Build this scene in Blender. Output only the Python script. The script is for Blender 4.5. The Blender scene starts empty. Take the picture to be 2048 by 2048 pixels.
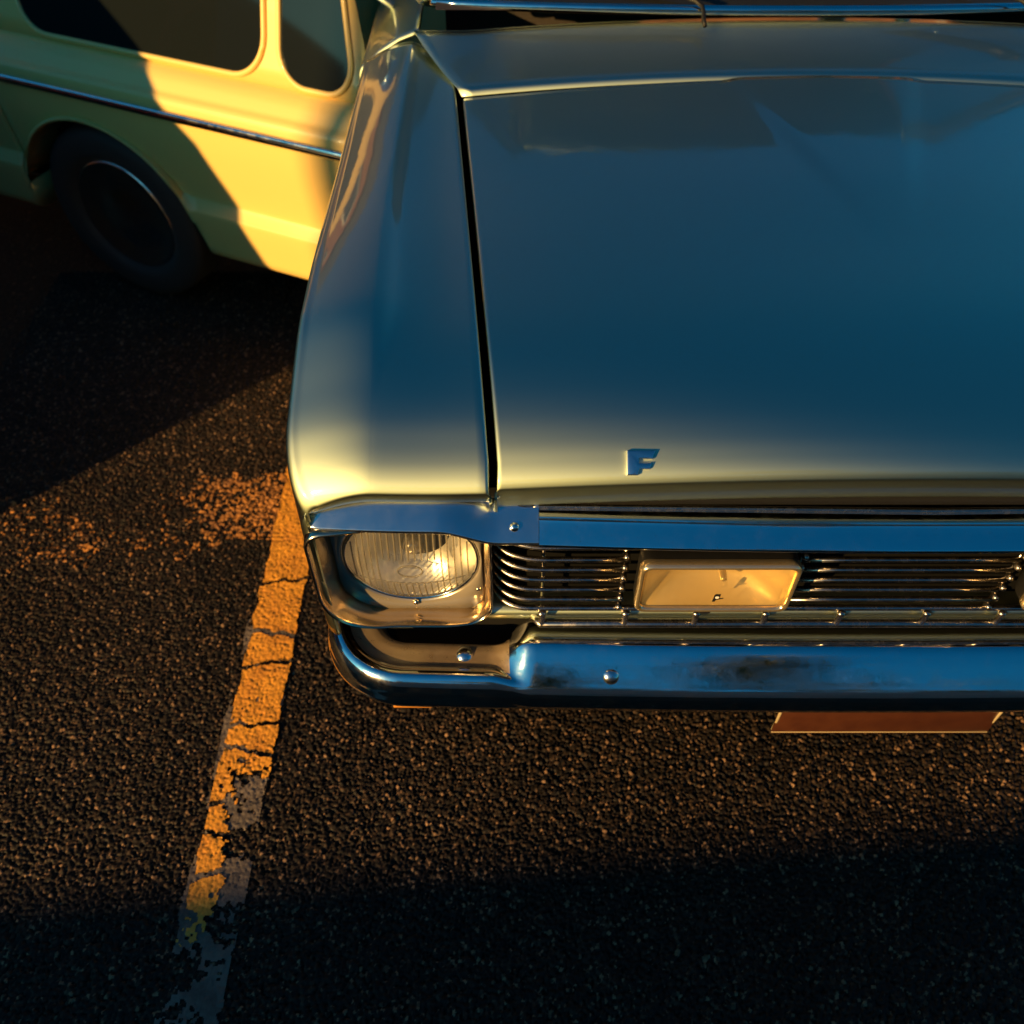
import bpy, bmesh, math, random
import numpy as np
from mathutils import Matrix, Vector
R = math.radians
random.seed(7); rng = np.random.default_rng(11)
S = bpy.context.scene
COL = S.collection

# ------------------------------------------------------------------ camera
cam = bpy.data.cameras.new('camera'); camo = bpy.data.objects.new('camera', cam); COL.objects.link(camo)
camo.location = (-0.52, -0.722, 1.56); camo.rotation_euler = (R(90 - 49), 0, 0)
cam.sensor_width = 36; cam.lens = 36 * 1750 / 2048; cam.clip_start = 0.02; cam.clip_end = 2000
cam.dof.use_dof = True; cam.dof.focus_distance = 1.16; cam.dof.aperture_fstop = 4.0
S.camera = camo
# ------------------------------------------------------------------ light
SUN_AZ, SUN_EL = 48.0, 17.0            # azimuth measured from -Y towards -X
to_sun = Vector((-math.sin(R(SUN_AZ)) * math.cos(R(SUN_EL)), -math.cos(R(SUN_AZ)) * math.cos(R(SUN_EL)), math.sin(R(SUN_EL))))
W = bpy.data.worlds.new('World'); S.world = W; W.use_nodes = True
wn = W.node_tree.nodes; wl = W.node_tree.links
sky = wn.new('ShaderNodeTexSky'); sky.sky_type = 'NISHITA'; sky.sun_disc = False
sky.sun_elevation = R(SUN_EL); sky.sun_rotation = math.atan2(to_sun.x, to_sun.y)
sky.ozone_density = 5.0; sky.dust_density = 1.0; sky.air_density = 1.0
tint = wn.new('ShaderNodeMix'); tint.data_type = 'RGBA'; tint.blend_type = 'MULTIPLY'
tint.inputs['Factor'].default_value = 1.0
tint.inputs[7].default_value = (0.44, 1.16, 1.0, 1)
hs = wn.new('ShaderNodeHueSaturation'); hs.inputs['Saturation'].default_value = 1.25
wl.new(sky.outputs[0], hs.inputs['Color']); wl.new(hs.outputs[0], tint.inputs[6])
bg = wn['Background']; bg.inputs['Strength'].default_value = 0.052
wl.new(tint.outputs[2], bg.inputs['Color'])
sd = bpy.data.lights.new('sun', 'SUN'); sd.energy = 5.0; sd.angle = R(0.6); sd.color = (1.0, 0.60, 0.20)
so = bpy.data.objects.new('sun', sd); COL.objects.link(so)
so.rotation_euler = to_sun.to_track_quat('Z', 'Y').to_euler()
S.view_settings.view_transform = 'Standard'; S.view_settings.look = 'None'
S.view_settings.exposure = 0.7; S.view_settings.gamma = 1.0
S.render.engine = 'CYCLES'; S.cycles.use_denoising = True
S.cycles.max_bounces = 10; S.cycles.transparent_max_bounces = 16
S.cycles.caustics_reflective = False; S.cycles.caustics_refractive = False

# ------------------------------------------------------------------ materials
def nd(t, ty, **kw):
    n = t.nodes.new(ty)
    for k, v in kw.items():
        if k in n.inputs: n.inputs[k].default_value = v
        else: setattr(n, k, v)
    return n
def mat(name, color=(.5, .5, .5), rough=.5, metal=0., coat=0., coat_rough=.03, spec=.5, bump=None, rvar=None, cvar=None):
    """bump=(scale, strength, distance), rvar=(scale, lo, hi), cvar=(scale, colour2)"""
    m = bpy.data.materials.new(name); m.use_nodes = True; t = m.node_tree
    b = t.nodes['Principled BSDF']
    b.inputs['Base Color'].default_value = (*color, 1); b.inputs['Roughness'].default_value = rough
    b.inputs['Metallic'].default_value = metal; b.inputs['Coat Weight'].default_value = coat
    b.inputs['Coat Roughness'].default_value = coat_rough; b.inputs['Specular IOR Level'].default_value = spec
    tc = nd(t, 'ShaderNodeTexCoord')
    if bump:
        n = nd(t, 'ShaderNodeTexNoise', Scale=bump[0], Detail=6.); t.links.new(tc.outputs['Object'], n.inputs['Vector'])
        bp = nd(t, 'ShaderNodeBump', Strength=bump[1], Distance=bump[2]); t.links.new(n.outputs['Fac'], bp.inputs['Height'])
        t.links.new(bp.outputs[0], b.inputs['Normal'])
    if rvar:
        n = nd(t, 'ShaderNodeTexNoise', Scale=rvar[0], Detail=8., Roughness=.7); t.links.new(tc.outputs['Object'], n.inputs['Vector'])
        mr = nd(t, 'ShaderNodeMapRange'); mr.inputs[1].default_value = .35; mr.inputs[2].default_value = .75
        mr.inputs[3].default_value = rvar[1]; mr.inputs[4].default_value = rvar[2]
        t.links.new(n.outputs['Fac'], mr.inputs[0]); t.links.new(mr.outputs[0], b.inputs['Roughness'])
    if cvar:
        n = nd(t, 'ShaderNodeTexNoise', Scale=cvar[0], Detail=8., Roughness=.65); t.links.new(tc.outputs['Object'], n.inputs['Vector'])
        mr = nd(t, 'ShaderNodeMapRange'); mr.inputs[1].default_value = .4; mr.inputs[2].default_value = .65
        mx = nd(t, 'ShaderNodeMix', data_type='RGBA'); mx.inputs[6].default_value = (*color, 1); mx.inputs[7].default_value = (*cvar[1], 1)
        t.links.new(n.outputs['Fac'], mr.inputs[0]); t.links.new(mr.outputs[0], mx.inputs[0]); t.links.new(mx.outputs[2], b.inputs['Base Color'])
    return m

def paint_mat(name, color, metal, rough, coat):
    """car paint: base coat, clear coat with faint orange peel and a little road dust"""
    m = mat(name, color, rough, metal, coat, .03)
    t = m.node_tree; b = t.nodes['Principled BSDF']; tc = nd(t, 'ShaderNodeTexCoord')
    n = nd(t, 'ShaderNodeTexNoise', Scale=9., Detail=3.); t.links.new(tc.outputs['Object'], n.inputs['Vector'])
    bp = nd(t, 'ShaderNodeBump', Strength=.06, Distance=.01); t.links.new(n.outputs['Fac'], bp.inputs['Height'])
    t.links.new(bp.outputs[0], b.inputs['Coat Normal'])
    v = nd(t, 'ShaderNodeTexVoronoi', Scale=55.); t.links.new(tc.outputs['Object'], v.inputs['Vector'])
    cr = nd(t, 'ShaderNodeMapRange'); cr.inputs[1].default_value = .0; cr.inputs[2].default_value = .05
    cr.inputs[3].default_value = 1.; cr.inputs[4].default_value = 0.
    t.links.new(v.outputs['Distance'], cr.inputs[0])
    n2 = nd(t, 'ShaderNodeTexNoise', Scale=14., Detail=2.); t.links.new(tc.outputs['Object'], n2.inputs['Vector'])
    gt = nd(t, 'ShaderNodeMath', operation='GREATER_THAN'); gt.inputs[1].default_value = .63; t.links.new(n2.outputs['Fac'], gt.inputs[0])
    mu = nd(t, 'ShaderNodeMath', operation='MULTIPLY'); t.links.new(cr.outputs[0], mu.inputs[0]); t.links.new(gt.outputs[0], mu.inputs[1])
    mx = nd(t, 'ShaderNodeMix', data_type='RGBA'); mx.inputs[6].default_value = (*color, 1); mx.inputs[7].default_value = (.30, .26, .2, 1)
    t.links.new(mu.outputs[0], mx.inputs[0]); t.links.new(mx.outputs[2], b.inputs['Base Color'])
    n3 = nd(t, 'ShaderNodeTexNoise', Scale=5., Detail=7., Roughness=.7); t.links.new(tc.outputs['Object'], n3.inputs['Vector'])
    mr = nd(t, 'ShaderNodeMapRange'); mr.inputs[1].default_value = .3; mr.inputs[2].default_value = .8
    mr.inputs[3].default_value = .015; mr.inputs[4].default_value = .07
    t.links.new(n3.outputs['Fac'], mr.inputs[0]); t.links.new(mr.outputs[0], b.inputs['Coat Roughness'])
    return m

def flake_paint(name, color, rough, ior):
    """metallic paint: a broad flake layer under a glossy clear coat, with dust specks"""
    m = bpy.data.materials.new(name); m.use_nodes = True; t = m.node_tree; t.nodes.remove(t.nodes['Principled BSDF'])
    out = t.nodes['Material Output']; tc = nd(t, 'ShaderNodeTexCoord')
    fl = nd(t, 'ShaderNodeBsdfAnisotropic', Roughness=rough); fl.distribution = 'BECKMANN'
    ct = nd(t, 'ShaderNodeBsdfAnisotropic', Roughness=.03); fr = nd(t, 'ShaderNodeFresnel', IOR=ior); mx = nd(t, 'ShaderNodeMixShader')
    v = nd(t, 'ShaderNodeTexVoronoi', Scale=60.); t.links.new(tc.outputs['Object'], v.inputs['Vector'])
    cr = nd(t, 'ShaderNodeMapRange'); cr.inputs[1].default_value = .0; cr.inputs[2].default_value = .05; cr.inputs[3].default_value = 1.; cr.inputs[4].default_value = 0.
    t.links.new(v.outputs['Distance'], cr.inputs[0])
    n2 = nd(t, 'ShaderNodeTexNoise', Scale=14., Detail=2.); t.links.new(tc.outputs['Object'], n2.inputs['Vector'])
    gt = nd(t, 'ShaderNodeMath', operation='GREATER_THAN'); gt.inputs[1].default_value = .57; t.links.new(n2.outputs['Fac'], gt.inputs[0])
    mu = nd(t, 'ShaderNodeMath', operation='MULTIPLY'); t.links.new(cr.outputs[0], mu.inputs[0]); t.links.new(gt.outputs[0], mu.inputs[1])
    cm = nd(t, 'ShaderNodeMix', data_type='RGBA'); cm.inputs[6].default_value = (*color, 1); cm.inputs[7].default_value = (.8, .75, .65, 1)
    t.links.new(mu.outputs[0], cm.inputs[0]); t.links.new(cm.outputs[2], fl.inputs['Color'])
    n3 = nd(t, 'ShaderNodeTexNoise', Scale=5., Detail=7., Roughness=.7); t.links.new(tc.outputs['Object'], n3.inputs['Vector'])
    mr = nd(t, 'ShaderNodeMapRange'); mr.inputs[1].default_value = .3; mr.inputs[2].default_value = .8; mr.inputs[3].default_value = .02; mr.inputs[4].default_value = .13
    t.links.new(n3.outputs['Fac'], mr.inputs[0]); t.links.new(mr.outputs[0], ct.inputs['Roughness'])
    n = nd(t, 'ShaderNodeTexNoise', Scale=9., Detail=3.); t.links.new(tc.outputs['Object'], n.inputs['Vector'])
    bp = nd(t, 'ShaderNodeBump', Strength=.05, Distance=.01); t.links.new(n.outputs['Fac'], bp.inputs['Height'])
    t.links.new(bp.outputs[0], ct.inputs['Normal']); t.links.new(bp.outputs[0], fr.inputs['Normal'])
    df = nd(t, 'ShaderNodeBsdfDiffuse', Color=(.55, .42, .20, 1)); m0 = nd(t, 'ShaderNodeMixShader', Fac=.006)
    t.links.new(fl.outputs[0], m0.inputs[1]); t.links.new(df.outputs[0], m0.inputs[2])
    t.links.new(fr.outputs[0], mx.inputs[0]); t.links.new(m0.outputs[0], mx.inputs[1]); t.links.new(ct.outputs[0], mx.inputs[2])
    t.links.new(mx.outputs[0], out.inputs['Surface']); return m
def schlick(t):
    """reflectance of thin glass, the same from either side"""
    lw = nd(t, 'ShaderNodeLayerWeight', Blend=.5); p = nd(t, 'ShaderNodeMath', operation='POWER'); p.inputs[1].default_value = 4.5
    ma = nd(t, 'ShaderNodeMath', operation='MULTIPLY_ADD'); ma.inputs[1].default_value = .92; ma.inputs[2].default_value = .05
    t.links.new(lw.outputs['Facing'], p.inputs[0]); t.links.new(p.outputs[0], ma.inputs[0]); return ma
def lens_mat(name, tintc, glass=.35, film=.1):
    """pressed lamp glass: lets light straight through, part of it bent by the flutes, with a glossy skin"""
    m = bpy.data.materials.new(name); m.use_nodes = True; t = m.node_tree; t.nodes.remove(t.nodes['Principled BSDF'])
    out = t.nodes['Material Output']
    tr = nd(t, 'ShaderNodeBsdfTransparent', Color=(*tintc, 1)); gl = nd(t, 'ShaderNodeBsdfGlass', Color=(*tintc, 1), Roughness=.04, IOR=1.3)
    gs = nd(t, 'ShaderNodeBsdfGlossy', Roughness=.05); tl = nd(t, 'ShaderNodeBsdfTranslucent', Color=(*tintc, 1))
    m1 = nd(t, 'ShaderNodeMixShader', Fac=glass); m2 = nd(t, 'ShaderNodeMixShader'); m3 = nd(t, 'ShaderNodeMixShader', Fac=.05)
    fr = schlick(t)
    t.links.new(tr.outputs[0], m1.inputs[1]); t.links.new(gl.outputs[0], m1.inputs[2])
    t.links.new(m1.outputs[0], m3.inputs[1]); t.links.new(tl.outputs[0], m3.inputs[2])
    df = nd(t, 'ShaderNodeBsdfDiffuse', Color=(.8 * tintc[0], .78 * tintc[1], .72 * tintc[2], 1)); m4 = nd(t, 'ShaderNodeMixShader', Fac=film)
    t.links.new(m3.outputs[0], m4.inputs[1]); t.links.new(df.outputs[0], m4.inputs[2])
    t.links.new(m4.outputs[0], m2.inputs[1]); t.links.new(gs.outputs[0], m2.inputs[2]); t.links.new(fr.outputs[0], m2.inputs[0])
    t.links.new(m2.outputs[0], out.inputs['Surface'])
    return m

def window_mat(name, tintc):
    m = bpy.data.materials.new(name); m.use_nodes = True; t = m.node_tree; t.nodes.remove(t.nodes['Principled BSDF'])
    out = t.nodes['Material Output']
    tr = nd(t, 'ShaderNodeBsdfTransparent', Color=(*tintc, 1)); gs = nd(t, 'ShaderNodeBsdfGlossy', Roughness=.01)
    fr = schlick(t); mx = nd(t, 'ShaderNodeMixShader')
    t.links.new(fr.outputs[0], mx.inputs[0]); t.links.new(tr.outputs[0], mx.inputs[1]); t.links.new(gs.outputs[0], mx.inputs[2])
    t.links.new(mx.outputs[0], out.inputs['Surface'])
    return m

M = {}
M['paint'] = flake_paint('green_gold_metallic_paint', (.56, .66, .46), .58, 2.5)
M['cream'] = paint_mat('cream_paint', (.84, .58, .18), 0., .42, .45)
M['red'] = paint_mat('maroon_paint', (.22, .03, .02), 0., .35, .8)
M['chrome'] = mat('worn_chrome', (.86, .85, .83), .06, 1., bump=(8., .10, .01), rvar=(45., .04, .19))
M['softchrome'] = mat('hazed_chrome', (.86, .85, .82), .19, 1., bump=(10., .05, .006), rvar=(60., .165, .215))
M['satin'] = mat('satin_aluminium', (.55, .48, .38), .32, .6, bump=(60., .08, .002), rvar=(40., .14, .32))
M['reflector'] = mat('lamp_reflector', (.98, .93, .82), .30, .60, bump=(35., .12, .004))
M['bezel'] = mat('polished_bezel', (.68, .53, .36), .17, 1., bump=(22., .08, .004), rvar=(30., .12, .25))
M['black'] = mat('black_enamel', (.010, .010, .010), .5, spec=.25, bump=(80., .2, .002))
M['rubber'] = mat('rubber', (.02, .02, .02), .7, bump=(90., .3, .002))
M['dark'] = mat('shade_black_inner', (.006, .006, .006), .9, spec=.05)  # near-black colour stands in for the shade inside gaps and bays
M['lens'] = lens_mat('headlight_glass', (.99, .98, .94), .38, .07)
M['flute'] = lens_mat('pressed_glass_rib', (.80, .74, .62), .55, .22)
M['foglens'] = lens_mat('fog_lamp_glass', (.97, .84, .56), .16, .06)
M['amber'] = mat('amber_plastic', (.55, .22, .04), .2, coat=1.)
M['plate'] = mat('number_plate_enamel', (.07, .022, .010), .35, coat=.5, cvar=(30., (.05, .015, .008)))
M['plateborder'] = mat('number_plate_border', (.75, .6, .35), .3, .4)
M['fogrim'] = mat('sun_gold_lamp_rim', (.90, .70, .40), .22, .9, rvar=(40., .16, .3))  # gold colour paints the sunlit glow of the lamp's glass edge
M['fogbowl'] = mat('fog_lamp_bowl', (.94, .82, .58), .30, .5)
M['pan'] = mat('mirrored_gold_pan', (.55, .40, .24), .16, .75, bump=(90., .12, .002), rvar=(60., .25, .5))  # rough chrome; reflected gold of the sunlit bezel put into its colour
M['bar'] = mat('dulled_bright_bar', (.42, .38, .33), .26, 1., bump=(70., .06, .002), rvar=(50., .18, .36))
M['brass'] = mat('tarnished_bolt', (.75, .62, .42), .2, 1.)
M['window'] = window_mat('car_window', (.72, .80, .78))
M['vinyl'] = mat('dark_vinyl', (.03, .025, .022), .5, bump=(120., .3, .003))
M['wall'] = mat('rendered_wall', (.32, .29, .25), .85, bump=(20., .5, .01), cvar=(4., (.22, .2, .18)))
M['brick'] = mat('brick', (.42, .16, .08), .8, bump=(30., .4, .01), cvar=(7., (.3, .11, .06)))
M['slate'] = mat('slate', (.08, .085, .09), .6, bump=(10., .5, .02))
M['steel'] = mat('galvanised_post', (.35, .36, .36), .4, .8, rvar=(20., .3, .55))
M['white'] = mat('white_frame', (.75, .73, .68), .5)
M['pane'] = mat('house_pane', (.02, .03, .04), .05, spec=.8)

# ------------------------------------------------------------------ mesh helpers
def link(name, me, m, parent, smooth=True):
    if m is not None: me.materials.append(m)
    if smooth and len(me.polygons): me.polygons.foreach_set('use_smooth', [True] * len(me.polygons))
    me.update()
    o = bpy.data.objects.new(name, me); COL.objects.link(o)
    if parent is not None: o.parent = parent
    return o
def mesh(name, V, Fc, m, parent=None, smooth=True):
    me = bpy.data.meshes.new(name); me.from_pydata([tuple(map(float, v)) for v in V], [], Fc)
    return link(name, me, m, parent, smooth)
def auto(o, ang=35):
    me = o.data
    bm = bmesh.new(); bm.from_mesh(me)
    for e in bm.edges:
        if len(e.link_faces) == 2 and e.calc_face_angle(0) > R(ang): e.smooth = False
    bm.to_mesh(me); bm.free(); return o
def grid(name, V, m, parent=None, cu=False, cv=False, flip=False, solid=0., smooth=True, cap=False, weld=False):
    V = np.asarray(V, float); nu, nv = V.shape[:2]; Fc = []
    for i in range(nu if cu else nu - 1):
        for j in range(nv if cv else nv - 1):
            a = i * nv + j; b = ((i + 1) % nu) * nv + j; c = ((i + 1) % nu) * nv + (j + 1) % nv; d = i * nv + (j + 1) % nv
            Fc.append((d, c, b, a) if flip else (a, b, c, d))
    if cap:
        Fc.append(tuple(range(nv)) if not flip else tuple(range(nv))[::-1])
        l = [(nu - 1) * nv + j for j in range(nv)]; Fc.append(tuple(l[::-1]) if not flip else tuple(l))
    o = mesh(name, V.reshape(-1, 3), Fc, m, parent, smooth)
    if weld:
        bm = bmesh.new(); bm.from_mesh(o.data); bmesh.ops.remove_doubles(bm, verts=bm.verts, dist=1e-5)
        bmesh.ops.recalc_face_normals(bm, faces=bm.faces); bm.to_mesh(o.data); bm.free()
    if solid:
        s = o.modifiers.new('thickness', 'SOLIDIFY'); s.thickness = solid; s.offset = -1
    return o
def mirrored(o, parent=None, m=None):
    """the same part on the other side of the car"""
    me = o.data.copy(); n = len(me.vertices); c = np.empty(n * 3); me.vertices.foreach_get('co', c)
    c = c.reshape(-1, 3); c[:, 0] *= -1; me.vertices.foreach_set('co', c.ravel()); me.flip_normals()
    p = bpy.data.objects.new(o.name.split('.')[0], me); COL.objects.link(p); p.parent = parent or o.parent
    for s in o.modifiers:
        if s.type == 'SOLIDIFY':
            q = p.modifiers.new('thickness', 'SOLIDIFY'); q.thickness = s.thickness; q.offset = s.offset
    return p
def catmull(P, n):
    P = np.asarray(P, float); k = len(P); Q = np.vstack([2 * P[0] - P[1], P, 2 * P[-1] - P[-2]])
    out = []
    for t in np.linspace(0, k - 1, n):
        i = min(int(t), k - 2); u = t - i; p0, p1, p2, p3 = Q[i], Q[i + 1], Q[i + 2], Q[i + 3]
        out.append(.5 * ((2 * p1) + (-p0 + p2) * u + (2 * p0 - 5 * p1 + 4 * p2 - p3) * u * u + (-p0 + 3 * p1 - 3 * p2 + p3) * u ** 3))
    return np.array(out)
def tube(name, pts, r, m, parent=None, n=10, rz=None, closed=False):
    P = np.asarray(pts, float); k = len(P); rows = []
    for i in range(k):
        a = P[(i - 1) % k] if (closed or i > 0) else P[0]; b = P[(i + 1) % k] if (closed or i < k - 1) else P[-1]
        t = Vector(b - a).normalized(); up = Vector((0, 0, 1)) if abs(t.z) < .9 else Vector((0, 1, 0))
        s = t.cross(up).normalized(); w = s.cross(t).normalized()
        ri = r[i] if hasattr(r, '__len__') else r
        rows.append([P[i] + np.array(s) * math.cos(q) * ri + np.array(w) * math.sin(q) * (rz or ri) for q in np.linspace(0, 2 * math.pi, n, endpoint=False)])
    return grid(name, rows, m, parent, cu=closed, cv=True, cap=not closed)
def box(name, c, s, m, parent=None, bev=.004, rot=None, seg=2):
    bm = bmesh.new(); bmesh.ops.create_cube(bm, size=1.)
    for v in bm.verts: v.co = Vector((v.co.x * s[0], v.co.y * s[1], v.co.z * s[2]))
    if bev: bmesh.ops.bevel(bm, geom=list(bm.edges), offset=bev, segments=seg, profile=.5, affect='EDGES')
    mt = Matrix.Translation(c) @ (rot.to_4x4() if rot else Matrix.Identity(4)); bm.transform(mt)
    me = bpy.data.meshes.new(name); bm.to_mesh(me); bm.free()
    return auto(link(name, me, m, parent, True))
def lathe(name, prof, m, parent=None, n=48, mt=None):
    """prof: (radius, height along local +z); mt places it"""
    rows = []
    for q in np.linspace(0, 2 * math.pi, n, endpoint=False):
        rows.append([(r * math.cos(q), r * math.sin(q), h) for r, h in prof])
    o = grid(name, rows, m, parent, cu=True, weld=True)
    if mt is not None: o.data.transform(mt)
    return o
def prism(name, poly, depth, m, parent=None, mt=None, bev=0.):
    bm = bmesh.new(); vs = [bm.verts.new((x, y, 0)) for x, y in poly]; f = bm.faces.new(vs)
    r = bmesh.ops.extrude_face_region(bm, geom=[f])
    for v in r['geom']:
        if isinstance(v, bmesh.types.BMVert): v.co.z += depth
    bmesh.ops.recalc_face_normals(bm, faces=bm.faces)
    if bev:
        bmesh.ops.bevel(bm, geom=[e for e in bm.edges if all(v.co.z > depth * .5 for v in e.verts)], offset=bev, segments=2, profile=.5, affect='EDGES')
    if mt is not None: bm.transform(mt)
    me = bpy.data.meshes.new(name); bm.to_mesh(me); bm.free()
    return auto(link(name, me, m, parent, True), 30)
def empty(name, loc=(0, 0, 0), rz=0.):
    o = bpy.data.objects.new(name, None); COL.objects.link(o); o.location = loc; o.rotation_euler = (0, 0, rz); o.empty_display_size = .1
    return o
def tag(o, label, cat, group=None):
    o['label'] = label; o['category'] = cat
    if group: o['group'] = group
    return o
def sstep(a, b, x):
    t = np.clip((np.asarray(x, float) - a) / (b - a), 0, 1); return t * t * (3 - 2 * t)
def copy_tree(o, parent=None, swap=None):
    c = o.copy(); COL.objects.link(c); c.parent = parent
    for ch in list(o.children): copy_tree(ch, c)
    return c

# value noise for the ground and the paint
def vnoise(x, y, seed):
    r = np.random.default_rng(seed); T = r.random((256, 256))
    xi = np.floor(x).astype(int); yi = np.floor(y).astype(int); fx = x - xi; fy = y - yi
    fx = fx * fx * (3 - 2 * fx); fy = fy * fy * (3 - 2 * fy)
    g = lambda a, b: T[a % 256, b % 256]
    return (g(xi, yi) * (1 - fx) + g(xi + 1, yi) * fx) * (1 - fy) + (g(xi, yi + 1) * (1 - fx) + g(xi + 1, yi + 1) * fx) * fy
def fbm(x, y, seed, o=4):
    s = 0; a = .5; f = 1.
    for k in range(o):
        s = s + a * vnoise(x * f + 17 * k, y * f + 31 * k, seed + k); a *= .5; f *= 2.03
    return s / (1 - .5 ** o)
CELL = .0050
_ST = np.random.default_rng(5).random((512, 512, 5))
def stones(x, y):
    """height of the chippings in the asphalt, and one random number for each stone"""
    gx = np.floor(x / CELL).astype(int); gy = np.floor(y / CELL).astype(int)
    best = np.full(x.shape, -.0045); idv = np.zeros(x.shape)
    for dx in (-1, 0, 1):
        for dy in (-1, 0, 1):
            a = gx + dx; b = gy + dy; s = _ST[a % 512, b % 512]
            px = (a + s[..., 0]) * CELL; py = (b + s[..., 1]) * CELL
            rad = CELL * (.45 + .5 * s[..., 2]); d2 = ((x - px) ** 2 + (y - py) ** 2) / rad ** 2
            h = (s[..., 3] - .75) * .0036 + .0030 * (1 - d2)
            # faceted: each stone's top is tilted its own way
            h = h + ((x - px) * (s[..., 4] - .5) + (y - py) * (s[..., 2] - .5)) * .9
            h = np.where(d2 < 1, h, -.0045)
            k = h > best; best = np.where(k, h, best); idv = np.where(k, s[..., 4], idv)
    # a scatter of larger chippings
    C2 = .0125; gx = np.floor(x / C2).astype(int); gy = np.floor(y / C2).astype(int)
    for dx in (-1, 0, 1):
        for dy in (-1, 0, 1):
            a = gx + dx; b = gy + dy; s = _ST[(a + 77) % 512, (b + 191) % 512]
            px = (a + s[..., 0]) * C2; py = (b + s[..., 1]) * C2
            d2 = ((x - px) ** 2 + (y - py) ** 2) / (C2 * (.28 + .25 * s[..., 2])) ** 2
            h = -.0006 + .0026 * (1 - d2) + ((x - px) * (s[..., 4] - .5) + (y - py) * (s[..., 2] - .5)) * .6
            h = np.where((d2 < 1) & (s[..., 3] > .66), h, -.0045)
            k = h > best; best = np.where(k, h, best); idv = np.where(k, s[..., 4] * .5 + .45 * s[..., 0], idv)
    return best, idv

# ------------------------------------------------------------------ ground
def asphalt_mat(name, dense):
    m = bpy.data.materials.new(name); m.use_nodes = True; t = m.node_tree; b = t.nodes['Principled BSDF']
    tc = nd(t, 'ShaderNodeTexCoord'); b.inputs['Roughness'].default_value = .62; b.inputs['Specular IOR Level'].default_value = .22
    ra = nd(t, 'ShaderNodeValToRGB'); e = ra.color_ramp.elements
    e[0].position = 0.; e[0].color = (.006, .005, .0045, 1); e[1].position = 1.; e[1].color = (.30, .17, .09, 1)
    k = ra.color_ramp.elements.new(.55); k.color = (.015, .010, .0065, 1)
    k = ra.color_ramp.elements.new(.85); k.color = (.055, .033, .019, 1)
    if dense:
        at = nd(t, 'ShaderNodeAttribute', attribute_name='stone'); t.links.new(at.outputs['Fac'], ra.inputs[0])
    else:
        v = nd(t, 'ShaderNodeTexVoronoi', Scale=150.); t.links.new(tc.outputs['Object'], v.inputs['Vector'])
        t.links.new(v.outputs['Color'], ra.inputs[0])
        bv = nd(t, 'ShaderNodeBump', Strength=1., Distance=.012, invert=True); t.links.new(v.outputs['Distance'], bv.inputs['Height'])
        t.links.new(bv.outputs[0], b.inputs['Normal'])
    n = nd(t, 'ShaderNodeTexNoise', Scale=3.5, Detail=5.); t.links.new(tc.outputs['Object'], n.inputs['Vector'])
    mr = nd(t, 'ShaderNodeMapRange'); mr.inputs[1].default_value = .3; mr.inputs[2].default_value = .7; mr.inputs[3].default_value = .6; mr.inputs[4].default_value = 1.25
    t.links.new(n.outputs['Fac'], mr.inputs[0])
    mx = nd(t, 'ShaderNodeMix', data_type='RGBA', blend_type='MULTIPLY'); mx.inputs[0].default_value = 1.
    t.links.new(ra.outputs[0], mx.inputs[6]); t.links.new(mr.outputs[0], mx.inputs[7]); t.links.new(mx.outputs[2], b.inputs['Base Color'])
    if dense:
        n2 = nd(t, 'ShaderNodeTexNoise', Scale=420., Detail=3.); t.links.new(tc.outputs['Object'], n2.inputs['Vector'])
        bp = nd(t, 'ShaderNodeBump', Strength=.55, Distance=.0015); t.links.new(n2.outputs['Fac'], bp.inputs['Height']); t.links.new(bp.outputs[0], b.inputs['Normal'])
    return m
M['asphalt'] = asphalt_mat('asphalt_chippings', True); M['asphalt_far'] = asphalt_mat('asphalt', False)
def height_field(name, xs, ys, hf, m, keep=None, attr=None, parent=None):
    X, Y = np.meshgrid(xs, ys, indexing='ij'); Z, A = hf(X, Y)
    nx, ny = X.shape; idx = np.arange(nx * ny).reshape(nx, ny)
    q = np.stack([idx[:-1, :-1], idx[1:, :-1], idx[1:, 1:], idx[:-1, 1:]], -1).reshape(-1, 4)
    if keep is not None:
        kc = keep(X, Y); kq = (kc[:-1, :-1] & kc[1:, :-1] & kc[1:, 1:] & kc[:-1, 1:]).ravel(); q = q[kq]
    used = np.unique(q); rem = np.full(nx * ny, -1); rem[used] = np.arange(len(used)); q = rem[q]
    co = np.stack([X, Y, Z], -1).reshape(-1, 3)[used]
    me = bpy.data.meshes.new(name); me.vertices.add(len(co)); me.vertices.foreach_set('co', co.astype(np.float32).ravel())
    nf = len(q); me.loops.add(nf * 4); me.loops.foreach_set('vertex_index', q.astype(np.int32).ravel())
    me.polygons.add(nf); me.polygons.foreach_set('loop_start', np.arange(0, nf * 4, 4, dtype=np.int32))
    me.update(calc_edges=True)
    at = me.attributes.new('stone', 'FLOAT', 'POINT'); at.data.foreach_set('value', A.ravel()[used].astype(np.float32))
    return link(name, me, m, parent, True)
g = 400.
PX0, PX1, PY0, PY1, zg = -1.92, .62, -.70, 1.62, -.0012
gv = [(-g, -g, zg), (g, -g, zg), (g, g, zg), (-g, g, zg), (PX0, PY0, zg), (PX1, PY0, zg), (PX1, PY1, zg), (PX0, PY1, zg),
      (PX0, PY0, -.008), (PX1, PY0, -.008), (PX1, PY1, -.008), (PX0, PY1, -.008)]
ground = mesh('ground', gv, [(0, 1, 5, 4), (1, 2, 6, 5), (2, 3, 7, 6), (3, 0, 4, 7), (8, 9, 10, 11)], M['asphalt_far'], None, False); ground['kind'] = 'structure'
RES = .0021
def asph(X, Y):
    h, i = stones(X, Y); return h + (fbm(X * 3, Y * 3, 3, 3) - .5) * .004, i
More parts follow.
